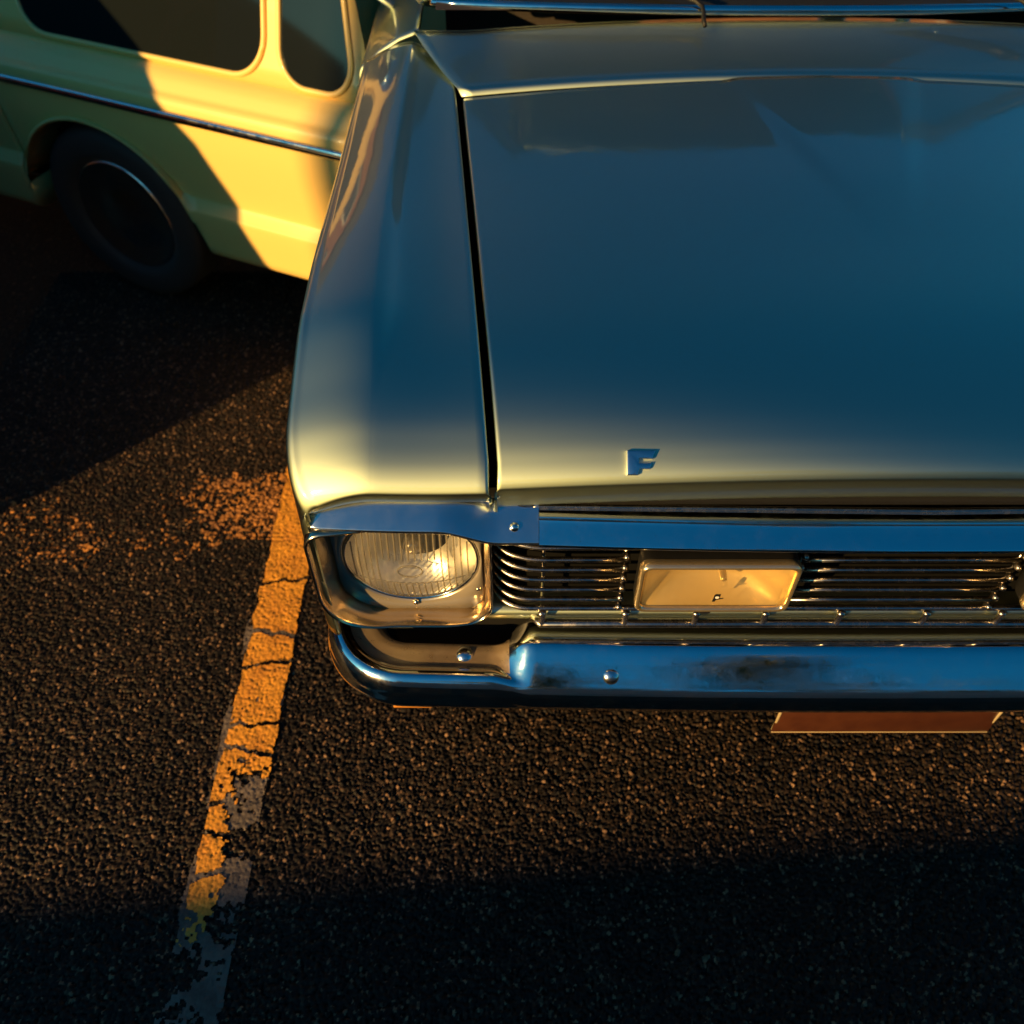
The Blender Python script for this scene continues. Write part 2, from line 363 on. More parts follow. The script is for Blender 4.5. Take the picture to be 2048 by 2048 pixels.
patch = height_field('asphalt_surface', np.arange(PX0, PX1, RES), np.arange(PY0, PY1, RES), asph, M['asphalt'],
                     keep=lambda X, Y: ~((X > -.62) & (Y > .20)) & ~((X > -1.2) & (Y > 1.45)))
patch['kind'] = 'structure'

def worn_mat(name, c1, c2, rough):
    m = mat(name, c1, rough, bump=(260., .5, .002), cvar=(16., c2)); return m
M['orange_line'] = worn_mat('worn_orange_line_paint', (.85, .36, .03), (.62, .24, .025), .5)
M['rust_mark'] = worn_mat('rust_coloured_mark', (.50, .20, .035), (.24, .10, .03), .7)
M['grey_line'] = worn_mat('old_grey_line_paint', (.17, .13, .10), (.075, .06, .048), .6)
LC = lambda Y: -1.023 + .0 * Y                       # centre of the line
def line_z(X, Y, lift):
    h, i = asph(X, Y); return np.maximum(h * .35, -.001) + lift + (fbm(X * 25, Y * 25, 9, 3) - .5) * .0025, i
def crack(X, Y):
    c = np.zeros(X.shape, bool)
    for y0, sl, w in ((.292, -.10, .0045), (.215, .18, .003), (.085, .12, .0028), (.03, -.3, .003), (-.06, .25, .004), (-.14, -.2, .0035), (-.2, .1, .004), (.43, .15, .0025), (.80, .1, .003)):
        yy = y0 + sl * (X + 1.02) + (fbm(X * 40, Y * 0 + y0 * 50, 21, 3) - .5) * .03
        c |= np.abs(Y - yy) < w * (.4 + 1.2 * fbm(X * 60, Y * 60, 5, 2))
    return c
def keep_orange(X, Y):
    edge = np.abs(X - LC(Y)) < .049 + (fbm(X * 30, Y * 30, 41, 3) - .5) * .012
    low = sstep(.12, -.25, Y)
    wear_shade = fbm(X * 9 + 3, Y * 7, 51, 5) + .0 * low
    # paint gone along the right-hand side lower down, where grey shows
    wear_shade = wear_shade + .42 * low * sstep(-1.045, -.99, X) + .10 * sstep(.62, .9, Y) + .5 * sstep(-.27, -.45, Y)  # last term drops the orange where shadow dims the line
    fine = (fbm(X * 120, Y * 120, 61, 2) - .3) * .32
    return edge & (wear_shade + fine < .79) & ~crack(X, Y)
def keep_grey(X, Y):
    edge = (X - LC(Y) > -.058 + (fbm(X * 20, Y * 20, 43, 3) - .5) * .016) & (X - LC(Y) < .048 + (fbm(X * 22, Y * 22, 47, 3) - .5) * .014) & (Y < .36)
    return edge & (fbm(X * 14, Y * 14, 71, 4) + fbm(X * 120, Y * 120, 62, 2) * .45 < .74)
lx = np.arange(-1.095, -.955, .0022); ly = np.arange(-.72, 1.2, .0022)
ln = height_field('parking_line', lx, ly, lambda X, Y: line_z(X, Y, .0052), M['orange_line'], keep_orange); ln['kind'] = 'structure'
lg = height_field('old_paint', lx, ly, lambda X, Y: line_z(X, Y, .0034), M['grey_line'], keep_grey, parent=ln)
def keep_smear(X, Y):
    e = np.abs(Y - .64 - .12 * (X + 1.1)) < .10 + (fbm(X * 12, Y * 12, 83, 3) - .5) * .14
    return e & (X < -1.045) & (fbm(X * 130, Y * 130, 85, 2) * .6 + fbm(X * 8, Y * 8, 87, 3) * .5 < .49 + .12 * sstep(-1.4, -1.1, X))
sm = height_field('worn_cross_mark', np.arange(-1.9, -1.04, .0024), np.arange(.42, .86, .0024), lambda X, Y: (lambda h: (np.maximum(h[0], -.001) + .0012, h[1]))(asph(X, Y)), M['rust_mark'], keep_smear); sm['kind'] = 'structure'

# ================================================================== the green-gold saloon (nose at y = 0, its middle at x = 0)
car = tag(empty('vintage_car'), 'green-gold vintage saloon with chrome grille, round headlight and chrome bumper beside the orange line', 'car')
P = M['paint']; CH = M['chrome']
def z_base(x, y): return .905 + .026 * np.minimum(y, 1.) - .022 * (np.minimum(np.abs(x), .6) / .6) ** 2
def seam(y): return .543 + .068 * np.maximum(y, 0) / .8
HP = catmull([(0.46, 0), (0.37, -.0006), (0.28, -.0040), (0.20, -.0100), (0.14, -.0190), (0.09, -.0310), (0.05, -.0440), (0.02, -.0570), (0, -.0685), (-.014, -.0795), (-.0205, -.0890), (-.0215, -.0975), (-.017, -.117), (-.008, -.138)], 84)
FP = catmull([(0.46, 0), (0.37, -.0006), (0.28, -.0040), (0.20, -.0100), (0.14, -.0185), (0.09, -.0300), (0.05, -.0420), (0.02, -.0540), (-.004, -.0655), (-.020, -.0765), (-.0285, -.0865), (-.0300, -.0935), (-.027, -.104), (-.0205, -.1145)], 84)
YR = np.linspace(.98, .47, 34)
# hood
yh = [(y, 0) for y in np.linspace(.775, .47, 26)] + [tuple(p) for p in HP]
rows = []
for y, dz in yh:
    xs = seam(y) - .005
    e = np.array([xs - .0045, xs - .0028, xs - .0012, xs - .0003, xs]); ez = np.array([0, -.0005, -.0016, -.0040, -.016])
    x = np.concatenate([-e[::-1], np.linspace(-(xs - .0065), xs - .0065, 113), e]); zl = np.concatenate([ez[::-1], np.zeros(113), ez])
    w = max(0., .15 * (y - .30) / .5); h = .004 * float(sstep(.30, .62, y))
    z = z_base(x, max(y, 0)) + dz + h * sstep(-.028, .006, w - np.abs(x)) + .006 * float(sstep(.3, .5, y)) * np.clip(1 - np.abs(x) / .5, 0, 1)
    z = z + zl
    yy = np.full_like(x, y) + .014 * sstep(.3, .8, y) * (np.abs(x) < 9) * (1 - (x / .6) ** 2)
    rows.append(np.stack([x, yy, z], -1))
hood = grid('hood', rows, P, car, solid=.004)
# the letter on the hood's leading edge
Fp = [(0, 0), (.0125, 0), (.0150, .0070), (.0265, .0070), (.030, .0145), (.0145, .0145), (.0145, .0190), (.030, .0190), (.034, .029), (0, .029)]
def surf_frame(p, n, up):
    n = Vector(n).normalized(); x = Vector(up).cross(n).normalized(); y = n.cross(x)
    mt = Matrix((x, y, n)).transposed().to_4x4(); mt.translation = p; return mt
prism('letter_badge', Fp, .0075, M['softchrome'], hood, surf_frame((-.386, -.0165, .8135), (0, -.625, .78), (0, .78, .625)), .0018)

# fenders
def fender_rows(stations):
    rows = []
    for y, dz in stations:
        yc = max(y, 0.)
        xs = -(seam(yc) + .005)
        zs = float(z_base(xs, yc)) + dz
        k = min(max((.075 - y) / .106, 0), 1); xl = -.799 + .036 * (1 - math.sqrt(max(0, 1 - k * k)))
        xc = -.688 - .014 * min(max(y, 0) / .45, 1)
        wi = .006 + .036 * float(sstep(.04, .24, y)) - .020 * float(sstep(.22, .65, y)); A = .34 * wi * float(sstep(.05, .22, y))
        pts = [(xs + .001, zs - .016), (xs + .0004, zs - .004), (xs - .0008, zs - .0014), (xs - .0025, zs - .0004), (xs - .004, zs)]
        for t in np.linspace(0, 1, 15)[1:]: pts.append((xs - .004 + (xc + wi - xs + .004) * t, zs - .004 * math.sin(math.pi * t) * (.3 + .7 * float(sstep(.05, .25, y)))))
        for t in (.02, .05, .1, .2, .3, .4, .5, .6, .7, .8, .88, .94, .98, 1.): pts.append((xc + wi - wi * t, zs + A * (t - .06 * math.sin(2 * math.pi * t))))
        zc = zs + A; xo = xl + .016; dr = .022 + .008 * float(sstep(.05, .9, y))
        for t in np.linspace(0, 1, 17)[1:]: pts.append((xc + (xo - xc) * t, zc - dr * (t ** 1.75)))
        zo = zc - dr; r = .016
        for q in np.linspace(0, 90, 9)[1:]: pts.append((xo - r * math.sin(R(q)), zo - r * 1.25 * (1 - math.cos(R(q)))))
        zt = zo - r * 1.25
        a = (y - .66) / .335; zb = .26
        if abs(a) < 1: zb = max(.26, .30 + .335 * math.sqrt(1 - a * a))
        zb = max(zb, .26 + (.50 - .26) * float(sstep(.16, .04, y)))
        for t in np.linspace(0, 1, 17)[1:]:
            z = zt + (zb - zt) * t
            pts.append((xl + .012 * ((zt - z) / .5) ** 2 * 1.2 - .004 * math.sin(math.pi * min(1, (zt - z) / .4)), z))
        rows.append([(px, y, pz) for px, pz in pts])
    return rows
st = [(y, 0) for y in YR] + [tuple(p) for p in FP]
fen = grid('fender', fender_rows(st), P, car, flip=True, solid=.004); mirrored(fen)
# dark engine bay and inner structure under the gaps
box('engine_bay', (0, .50, .545), (1.36, .90, .37), M['dark'], car, .01)
box('radiator', (0, .035, .62), (1.05, .02, .24), M['dark'], car, .003)
box('seam_channel', (-.575, .44, .755), (.07, .80, .06), M['dark'], car, .004); box('seam_channel', (.575, .44, .755), (.07, .80, .06), M['dark'], car, .004)
box('slam_panel', (0, .03, .735), (1.44, .05, .035), M['black'], car, .004)

# headlight bezels -------------------------------------------------
def rr(cx, cz, x0, x1, z0, z1, rTL, rTR, rBR, rBL, n=144):
    """outline of a box with four different corner radii, sampled by angle round (cx, cz)"""
    out = []
    for q in np.linspace(0, 2 * math.pi, n, endpoint=False):
        dx, dz = math.cos(q), math.sin(q); lo, hi = 0., .5
        def inside(t):
            x, z = cx + dx * t, cz + dz * t
            if not (x0 <= x <= x1 and z0 <= z <= z1): return False
            for (r, sx, sz) in ((rTL, -1, 1), (rTR, 1, 1), (rBR, 1, -1), (rBL, -1, -1)):
                kx = (x0 + r) if sx < 0 else (x1 - r); kz = (z1 - r) if sz > 0 else (z0 + r)
                if (x - kx) * sx > 0 and (z - kz) * sz > 0 and math.hypot(x - kx, z - kz) > r: return False
            return True
        for _ in range(26):
            mi = (lo + hi) / 2
            if inside(mi): lo = mi
            else: hi = mi
        out.append((cx + dx * lo, cz + dz * lo))
    return np.array(out)
HX, HZ, HR = -.656, .631, .088
def ring(o, y): return np.stack([o[:, 0], np.full(len(o), y) if np.isscalar(y) else y, o[:, 1]], -1)
def bez(i, top=0., bot=0.):
    return rr(HX, HZ, -.780 + i, -.546 - i * .8, .517 + i * .3 + bot, .735 - i - top, .026, .02, .034, max(.088 - i, .05))
qq = np.linspace(0, 2 * math.pi, 144, endpoint=False)
circ = lambda r: np.stack([HX + r * np.cos(qq), HZ + r * np.sin(qq)], -1)
rt = sstep(.35, .95, np.cos(qq)) - .9 * sstep(.2, .9, -np.cos(qq))                      # the right-hand side is shallower
R0 = bez(0)
plate_o = rr(HX, HZ, -.760, -.558, .514, .729, .02, .02, .03, .07)
rows = [ring(R0, .06), ring(R0, -.024 + .012 * rt), ring(bez(.0006), -.030 + .013 * rt), ring(bez(.0022), -.0325 + .014 * rt), ring(bez(.0042), -.032 + .014 * rt),
        ring(bez(.006), -.027 + .012 * rt), ring(.5 * bez(.008) + .5 * plate_o, -.012), ring(plate_o, .000), ring(plate_o * .985 + np.array([HX, HZ]) * .015, .0035)]
mirrored(grid('headlight_bezel', rows, M['bezel'], car, cv=True))
pl = [ring(plate_o * .985 + np.array([HX, HZ]) * .015, .0032), ring(plate_o * .97 + np.array([HX, HZ]) * .03, .0005), ring(circ(.0955), -.001), ring(circ(.0925), .003), ring(circ(.0915), .02)]
hp = grid('headlight_plate', pl, M['satin'], car, cv=True); hp2 = mirrored(hp)
for par, sx in ((hp, 1), (hp2, -1)):
    for (x, z) in ((-.567, .566), (-.744, .708)):
        lathe('screw', [(0, .0025), (.0025, .0022), (.004, .0008), (.0042, -.002)], M['brass'], par, 14, Matrix.Translation((x * sx, -.001, z)) @ Matrix.Rotation(R(90), 4, 'X'))
    lathe('clip', [(0, .004), (.004, .0035), (.0048, -.002)], M['brass'], par, 4, Matrix.Translation((HX * sx, -.001, HZ - .0945)) @ Matrix.Rotation(R(90), 4, 'X'))
# lamps: glass with pressed flutes, bowl, bulb shield, rim
def headlight(sx):
    L = empty('headlight'); L.parent = car; cx = HX * sx
    rr_ = np.linspace(0, 1, 60); rows = []
    for q in np.linspace(0, 2 * math.pi, 220, endpoint=False):
        row = []
        for t in rr_:
            x = HR * t * math.cos(q); z = HR * t * math.sin(q)
            y = .004 - .020 * (1 - t * t)
            oval = (x / .017) ** 2 + ((z + .002) / .011) ** 2
            mid = abs(x) < .034 and -.03 < z < .07
            am = .0012 if not mid else .0006
            if z > .028: am *= 1.25
            f = math.sin(2 * math.pi * x / (.0085 if abs(z) > .03 else .0105))
            if oval < 1.: f = 0
            y -= am * f * (1 if t < .97 else 0)
            if .8 < oval < 1.25: y -= .0011
            if abs(z + .032) < .0012 or abs(z - .03) < .0012: y -= .0008
            row.append((cx + x, y, HZ + z))
        rows.append(row)
    grid('lens', rows, M['lens'], L, cu=True, weld=True)
    dome_y = lambda x, z: .004 - .020 * (1 - (x * x + z * z) / HR ** 2) - .0006
    for x in np.arange(-.0765, .078, .0085):
        zl = math.sqrt(HR ** 2 * .93 - x * x)
        spans = [(-zl, zl)] if abs(x) > .036 else [(-zl, -.034), (.018, zl)]
        for a, b in spans:
            if b - a > .012:
                tube('flute', [(cx + x, dome_y(x, z), HZ + z) for z in np.linspace(a, b, 12)], .00115, M['flute'], L, 6)
    for zz in (-.034,):
        tube('flute', [(cx + x, dome_y(x, zz), HZ + zz) for x in np.linspace(-.072, .072, 20)], .0009, M['flute'], L, 6)
    tube('lens_emblem', [(cx + .0165 * math.cos(q), dome_y(.0165 * math.cos(q), -.004 + .0125 * math.sin(q)), HZ - .004 + .0125 * math.sin(q)) for q in np.linspace(0, 2 * math.pi, 40, endpoint=False)], .0012, M['flute'], L, 6, closed=True)
    prof = [(.0895, 0), (.086, .004), (.078, .016), (.066, .030), (.050, .043), (.032, .052), (.014, .056), (0, .0565)]
    pr = catmull(prof, 30)
    mt = Matrix.Translation((cx, .007, HZ)) @ Matrix.Rotation(R(-90), 4, 'X')
    lathe('reflector', [tuple(p) for p in pr], M['reflector'], L, 64, mt)
    lathe('bulb_shield', [(0, -.012), (.008, -.011), (.0125, -.006), (.013, .006), (.006, .008), (.005, .034)], M['satin'], L, 24, mt @ Matrix.Translation((0, 0, .020)))
    t = [(cx + .0895 * math.cos(q), .002, HZ + .0895 * math.sin(q)) for q in np.linspace(0, 2 * math.pi, 80, endpoint=False)]
    tube('rim', t, .0022, CH, L, 8, closed=True)
headlight(1); headlight(-1)
# brow strips over the lamps
rows = []
sec = np.array([(.03, .7645), (.004, .7665), (-.002, .7645), (-.012, .7570), (-.0240, .7480), (-.0355, .7390), (-.0385, .736), (-.0378, .732), (-.030, .7297), (-.004, .733)])
for x in np.linspace(-.781, -.487, 60):
    s = float(sstep(-.615, -.535, x)); e = min(max((x + .781) / .022, 0), 1); e = 1 - math.sqrt(max(0, 1 - (1 - e) ** 2))
    c = np.array((.0, .742)); q = sec + np.array((-.0045, -.0165)) * s
    q = q + (np.array((.01, .744)) - q) * (e * .45)
    rows.append([(x, a + .007 * max(0., (-.60 - x) / .18) ** 2, b) for a, b in catmull(q, 34)])
br = grid('brow_trim', rows, M['softchrome'], car, flip=True, cap=True); auto(br, 30); mirrored(br)
for sx in (1, -1):
    lathe('trim_screw', [(0, .003), (.003, .0026), (.0055, .001), (.006, -.002)], CH, car, 16, Matrix.Translation((-.517 * sx, -.0295, .7345)) @ Matrix.Rotation(R(52), 4, 'X'))

# grille -----------------------------------------------------------
G = empty('grille'); G.parent = car
bow = lambda x: -.010 * (1 - (x / .49) ** 2)
rsec = catmull([(.02, .744), (-.016, .7445), (-.0205, .7435), (-.0225, .7405), (-.0235, .7385), (-.0425, .7215), (-.045, .7185), (-.0445, .7145), (-.040, .7125), (-.02, .712)], 36)
auto(grid('top_rail', [[(x, a + bow(x), b) for a, b in rsec] for x in np.linspace(-.4865, .4865, 50)], CH, G, flip=True, cap=True), 30)
hp_ = [(-.532, .0, .757), (-.525, -.002, .750), (-.512, -.003, .743), (-.495, -.004, .7405), (-.45, -.005, .7395), (0, -.012, .7395)]
hp_ = catmull(hp_, 30); full = np.vstack([hp_, (hp_ * np.array((-1, 1, 1)))[::-1][1:]]); full[:, 2] += .006
tube('hood_seal_trim', full, .0042, M['bar'], G, 8, rz=.003)
zs = [.686, .660, .638, .615, .592, .568]
yb = lambda z: -.022 + .004 * (.69 - z) / .15
def bar_path(z, x1):
    p = [(-.550, .040, z + .006), (-.547, .022, z + .004), (-.540, .006, z + .002), (-.527, -.008, z), (-.508, -.017, z), (-.485, yb(z), z), (-.44, yb(z), z)]
    p = list(catmull(p, 26)) + [(x1, yb(z), z)]; return np.array(p)
for i, z in enumerate(zs):
    if i == 0:
        a = bar_path(z, -.02); f = np.vstack([a, (a * np.array((-1, 1, 1)))[::-1]]); tube('bar', f, .0045, M['bar'], G, 10, rz=.0035)
    else:
        mirrored(tube('bar', bar_path(z, -.366), .0044, M['bar'], G, 10, rz=.0034))
        tube('bar', [(-.142, yb(z), z), (-.07, yb(z), z), (.07, yb(z), z), (.142, yb(z), z)], .0044, M['bar'], G, 10, rz=.0034)
for z, r in ((.546, .0048), (.5165, .0075)):
    a = bar_path(z, -.02) if z > .53 else np.array([(-.49, -.012, z), (-.48, -.024, z), (-.3, -.024, z), (-.02, -.024, z)])
    f = np.vstack([a, (a * np.array((-1, 1, 1)))[::-1]]); tube('bar', f, r, M['bar'], G, 10, rz=r * .8)
for x in (-.372, .372, -.142, .142):
    tube('stud_post', [(x, -.017, .545), (x, -.018, .69)], .0032, M['bar'], G, 8)
    for z in np.arange(.556, .69, .0232):
        lathe('stud', [(0, .007), (.003, .0062), (.0048, .003), (.0048, -.004)], M['bar'], G, 12, Matrix.Translation((x, yb(z) - .003, z)) @ Matrix.Rotation(R(90), 4, 'X'))
for x in (-.478, -.361, -.262, -.165, -.06, .06, .165, .262, .361, .478):
    lathe('stud', [(.0045, -.016), (.0045, .010), (.006, .0105), (.006, .014), (0, .016)], M['bar'], G, 12, Matrix.Translation((x, -.026, .533)))
for x in (-.478, .478):
    tube('stud_post', [(x, -.006, .55), (x, -.008, .69)], .0028, M['bar'], G, 8)
# body-coloured panel behind the lower bars and the dark filler under it
rows = [[(x, y, z) for y, z in ((.02, .532), (.0, .531), (-.010, .529), (-.014, .524), (-.012, .51), (.004, .500), (.03, .498))] for x in np.linspace(-.56, .56, 24)]
grid('lower_panel', rows, P, car, flip=True)
rows = [[(x, y, z) for y, z in ((.03, .512), (-.018, .5125), (-.026, .508), (-.022, .500), (.0, .492), (.02, .49))] for x in np.linspace(-.718, -.662, 8)]
lp = grid('lower_panel', rows, P, car, flip=True); mirrored(lp)
box('valance', (0, .06, .40), (1.42, .05, .20), M['black'], car, .01)
box('underbody', (0, 2.1, .27), (1.30, 3.7, .10), M['dark'], car, .02)

# fog lamps --------------------------------------------------------
def fog(sx):
    L = empty('fog_lamp'); L.parent = car
    x0, x1, z0, z1 = (-.3585, -.1545, .594, .693) if sx > 0 else (.1545, .3585, .594, .693)
    cx, cz = (x0 + x1) / 2, (z0 + z1) / 2
    o = lambda i, r=.013: rr(cx, cz, x0 + i, x1 - i, z0 + i, z1 - i, *([max(r - i * .5, .004)] * 4), n=160)
    grid('housing', [ring(o(.03), .004), ring(o(.016), -.004), ring(o(.004), -.02), ring(o(.001), -.030), ring(o(.001), -.046)], M['black'], L, cv=True, flip=True)
    grid('rim', [ring(o(.001), -.045), ring(o(0), -.047), ring(o(0), -.056), ring(o(.0015), -.0595), ring(o(.004), -.0605), ring(o(.0065), -.0585), ring(o(.0075), -.054)], M['fogrim'], L, cv=True)
    nx, nz = 150, 40; rows = []
    for a in np.linspace(-1, 1, nx):
        row = []
        for b in np.linspace(-1, 1, nz):
            x = cx + a * .0955; z = cz + b * .043
            edge = max(abs(a), abs(b) * 1.0)
            y = -.0555 - .006 * (1 - a ** 4) * (1 - b ** 4)
            inn = max(abs(x - cx) - .083, abs(z - cz) - .033)
            y -= .0016 * float(sstep(.003, -.001, inn))
            if inn < 0: y -= .00016 * math.sin(2 * math.pi * x / .013)
            row.append((x, y, z))
        rows.append(row)
    grid('lens', rows, M['foglens'], L, flip=False)
    rows = []
    for a in np.linspace(-1, 1, 50):
        row = []
        for b in np.linspace(-1, 1, 24):
            y = -.052 + .047 * (1 - a * a) * (1 - b * b) ** .9
            row.append((cx + a * .097, y, cz + b * .0435))
        rows.append(row)
    grid('reflector', rows, M['fogbowl'], L)
    lathe('bulb', [(0, -.01), (.004, -.008), (.005, 0), (.005, .012)], M['satin'], L, 16, Matrix.Translation((cx + .012 * sx, -.034, cz)) @ Matrix.Rotation(R(-90), 4, 'X'))
    box('mount', (cx, -.03, z0 - .016), (.018, .02, .034), M['black'], L, .003)
    if sx > 0:
        # small printed mark: a dark flag with a round emblem and a thin tail
        mt = Matrix.Translation((-.2605, -.0642, .626)) @ Matrix.Rotation(R(90), 4, 'X')
        k = prism('printed_mark', [(0, 0), (.0035, .0005), (.0045, .004), (.0135, .0068), (.0135, .0083), (.0088, .0076), (.0088, .0165), (.0022, .0165), (.0008, .013)], .0004, M['black'], L, mt)
        t = [(.0052 + .0026 * math.cos(q), .0095 + .0026 * math.sin(q)) for q in np.linspace(0, 2 * math.pi, 20, endpoint=False)]
        prism('printed_mark', t, .0003, M['white'], L, mt @ Matrix.Translation((0, 0, .0004)))
fog(1); fog(-1)

# bumper -----------------------------------------------------------
MS = catmull([(-.01, .478), (.015, .486), (.030, .4875), (.038, .485), (.050, .4745), (.062, .4625), (.074, .4500), (.0825, .4405), (.0875, .430), (.0885, .416), (.086, .400), (.072, .384), (.0, .378)], 60)
RS = catmull([(-.01, .40), (.004, .425), (.013, .4430), (.022, .4460), (.034, .4448), (.048, .4442), (.0575, .4475), (.0655, .4530), (.0735, .4515), (.082, .4405), (.0865, .422), (.082, .394), (.0, .378)], 60)
path = []
for x in np.linspace(0, -.56, 60): path.append((x, -.012 * (1 - (x / .7) ** 2), 0, -1))
for x in np.linspace(-.562, -.672, 20): path.append((x, -.012 * (1 - (x / .7) ** 2), 0, -1))
for q in np.linspace(0, 90, 26): path.append((-.674 - .040 * math.sin(R(q)), .040 - .040 * math.cos(R(q)) - .0009, -math.sin(R(q)), -math.cos(R(q))))
for y in np.linspace(.05, .44, 18): path.append((-.714, y, -1, 0))
rows = []
for (x, y, nx, ny) in path:
    w = float(sstep(-.492, -.552, x)); q = MS * (1 - w) + RS * w
    if y > .04:
        q = q + np.array((0, .010)) * sstep(.04, .2, y); 
        f = float(sstep(.2, .44, y)); q = q + (np.array((.075, .445)) - q) * f * .35
    rows.append([(x + nx * a, y + ny * a, b) for a, b in q])
full = rows[::-1][:-1] + [[(-a, b, c) for a, b, c in r] for r in rows]
full = [[(a, b, c) for a, b, c in r] for r in full]
bumper = grid('bumper', full, CH, car, flip=False, solid=.003)
bumper.data.materials.append(M['pan'])
for pg in bumper.data.polygons:
    j = pg.index % 59; c = pg.center
    if j < 28 and abs(c.x) > .520 and j > 4: pg.material_index = 1
def dome(nm, p, n, r, par, m=M['softchrome']):
    pr = [(0, r * .62), (r * .3, r * .58), (r * .6, r * .45), (r * .85, r * .22), (r, -.001), (r * 1.08, -.002), (r * 1.08, -.006)]
    lathe(nm, [tuple(c) for c in catmull(pr, 20)], m, par, 28, surf_frame(p, n, (0, .3, 1)))
for sx in (1, -1):
    dome('bolt', (-.378 * sx, -.0745, .4555), (0, -.72, .69), .0150, bumper)
    dome('bolt', (-.590 * sx, -.034, .4455), (0, -.35, .94), .0145, bumper)
    for x in (-.553, -.374): dome('lower_bolt', (x * sx, -.076, .379), (0, -.7, -.7), .008, bumper, M['brass'])
    rows = [[(x * sx, y, z) for y, z in catmull([(-.03, .375), (-.060, .372), (-.071, .366), (-.073, .360), (-.066, .354), (-.03, .352)], 20)] for x in np.linspace(-.70, -.640, 14)]
    grid('turn_signal', rows, M['amber'], car, flip=(sx > 0), cap=True)
# number plate
pl = box('number_plate', (.075, -.056, .305), (.35, .004, .105), M['plate'], car, .001, Matrix.Rotation(R(-4), 3, 'X'))
for (c, s) in (((.075, -.0595, .2565), (.35, .004, .004)), ((.075, -.0555, .3535), (.35, .004, .004)), ((-.098, -.0575, .305), (.004, .004, .097)), ((.248, -.0575, .305), (.004, .004, .097))):
    box('plate_border', c, s, M['plateborder'], pl, .001)

for x in (-.02, .17): dome('plate_screw', (x, -.0595, .333), (0, -1, -.05), .006, pl, M['brass'])
# wheels -----------------------------------------------------------
def wheel(x, y, par, r=.29, side=-1, zc=None):
    Wl = empty('wheel'); Wl.parent = par
    mt = Matrix.Translation((x, y, r if zc is None else zc)) @ Matrix.Rotation(R(90 * side), 4, 'Y')
    tp = catmull([(r * .62, .06), (r * .72, .078), (r * .88, .080), (r * .97, .066), (r, .04), (r, 0), (r, -.04), (r * .97, -.066), (r * .88, -.08), (r * .7, -.078), (r * .62, -.06)], 44)
    lathe('tyre', [tuple(p) for p in tp], M['rubber'], Wl, 56, mt)
    rp = [(0, .062), (r * .22, .06), (r * .30, .045), (r * .5, .036), (r * .56, .046), (r * .63, .066), (r * .645, .064), (r * .63, .0), (r * .6, -.06)]
    lathe('rim', rp, CH, Wl, 48, mt)
for sx in (-1, 1):
    wheel(.68 * sx, .66, car, .29, sx); wheel(.68 * sx, 2.98, car, .29, sx)

# cowl, doors, cabin ------------------------------------------------
yc_ = lambda x: .774 + .014 * (1 - (x / .6) ** 2)
rows = []
for t in np.linspace(0, 1, 12):
    row = []
    for x in np.linspace(-.70, .70, 60):
        xs = x * (.605 / .70) if t < .001 else x * (.605 / .70 + (1 - .605 / .70) * t)
        y0 = yc_(xs) + .010; y1 = .99 - .03 * (x / .7) ** 2 * 0
        row.append((xs, y0 + (y1 - y0) * t, z_base(xs, .82) + .004 + .022 * t - .006 * math.sin(math.pi * t) + (.001 if t > 0 else -.006)))
    rows.append(row)
grid('cowl', rows, P, car, flip=True, solid=.003)
def wsurf(u, v):      # windscreen u -1..1, v 0..1
    x = u * (.665 - .10 * v); y = .985 + .46 * v + .07 * u * u * (1 - .2 * v); z = .966 - .012 * u * u + .46 * v; return (x, y, z)
wu = np.linspace(-1, 1, 40); wv = np.linspace(0, 1, 16)
grid('windscreen', [[wsurf(u, v) for v in wv] for u in wu], M['window'], car)
edge = [wsurf(u, 0) for u in np.linspace(-1, 1, 30)] + [wsurf(1, v) for v in np.linspace(0, 1, 14)[1:]] + [wsurf(u, 1) for u in np.linspace(1, -1, 30)[1:]] + [wsurf(-1, v) for v in np.linspace(1, 0, 14)[1:-1]]
tube('windscreen_trim', edge, .009, CH, car, 8, closed=True)
def bsurf(u, v):
    x = u * (.665 - .11 * v); y = 3.02 - .42 * v - .05 * u * u; z = .94 - .012 * u * u + .48 * v; return (x, y, z)
grid('rear_window', [[bsurf(u, v) for v in wv] for u in wu], M['window'], car, flip=True)
rows = []
for t in np.linspace(0, 1, 24):
    row = []
    for u in np.linspace(-1, 1, 40):
        a = np.array(wsurf(u, 1)); b = np.array(bsurf(u, 1)); p = a * (1 - t) + b * t
        p[2] += .045 * math.sin(math.pi * min(max(t * .9 + .05, 0), 1)) * (1 - .5 * u * u); row.append(p)
    rows.append(row)
grid('roof', rows, P, car, flip=True, solid=.02)
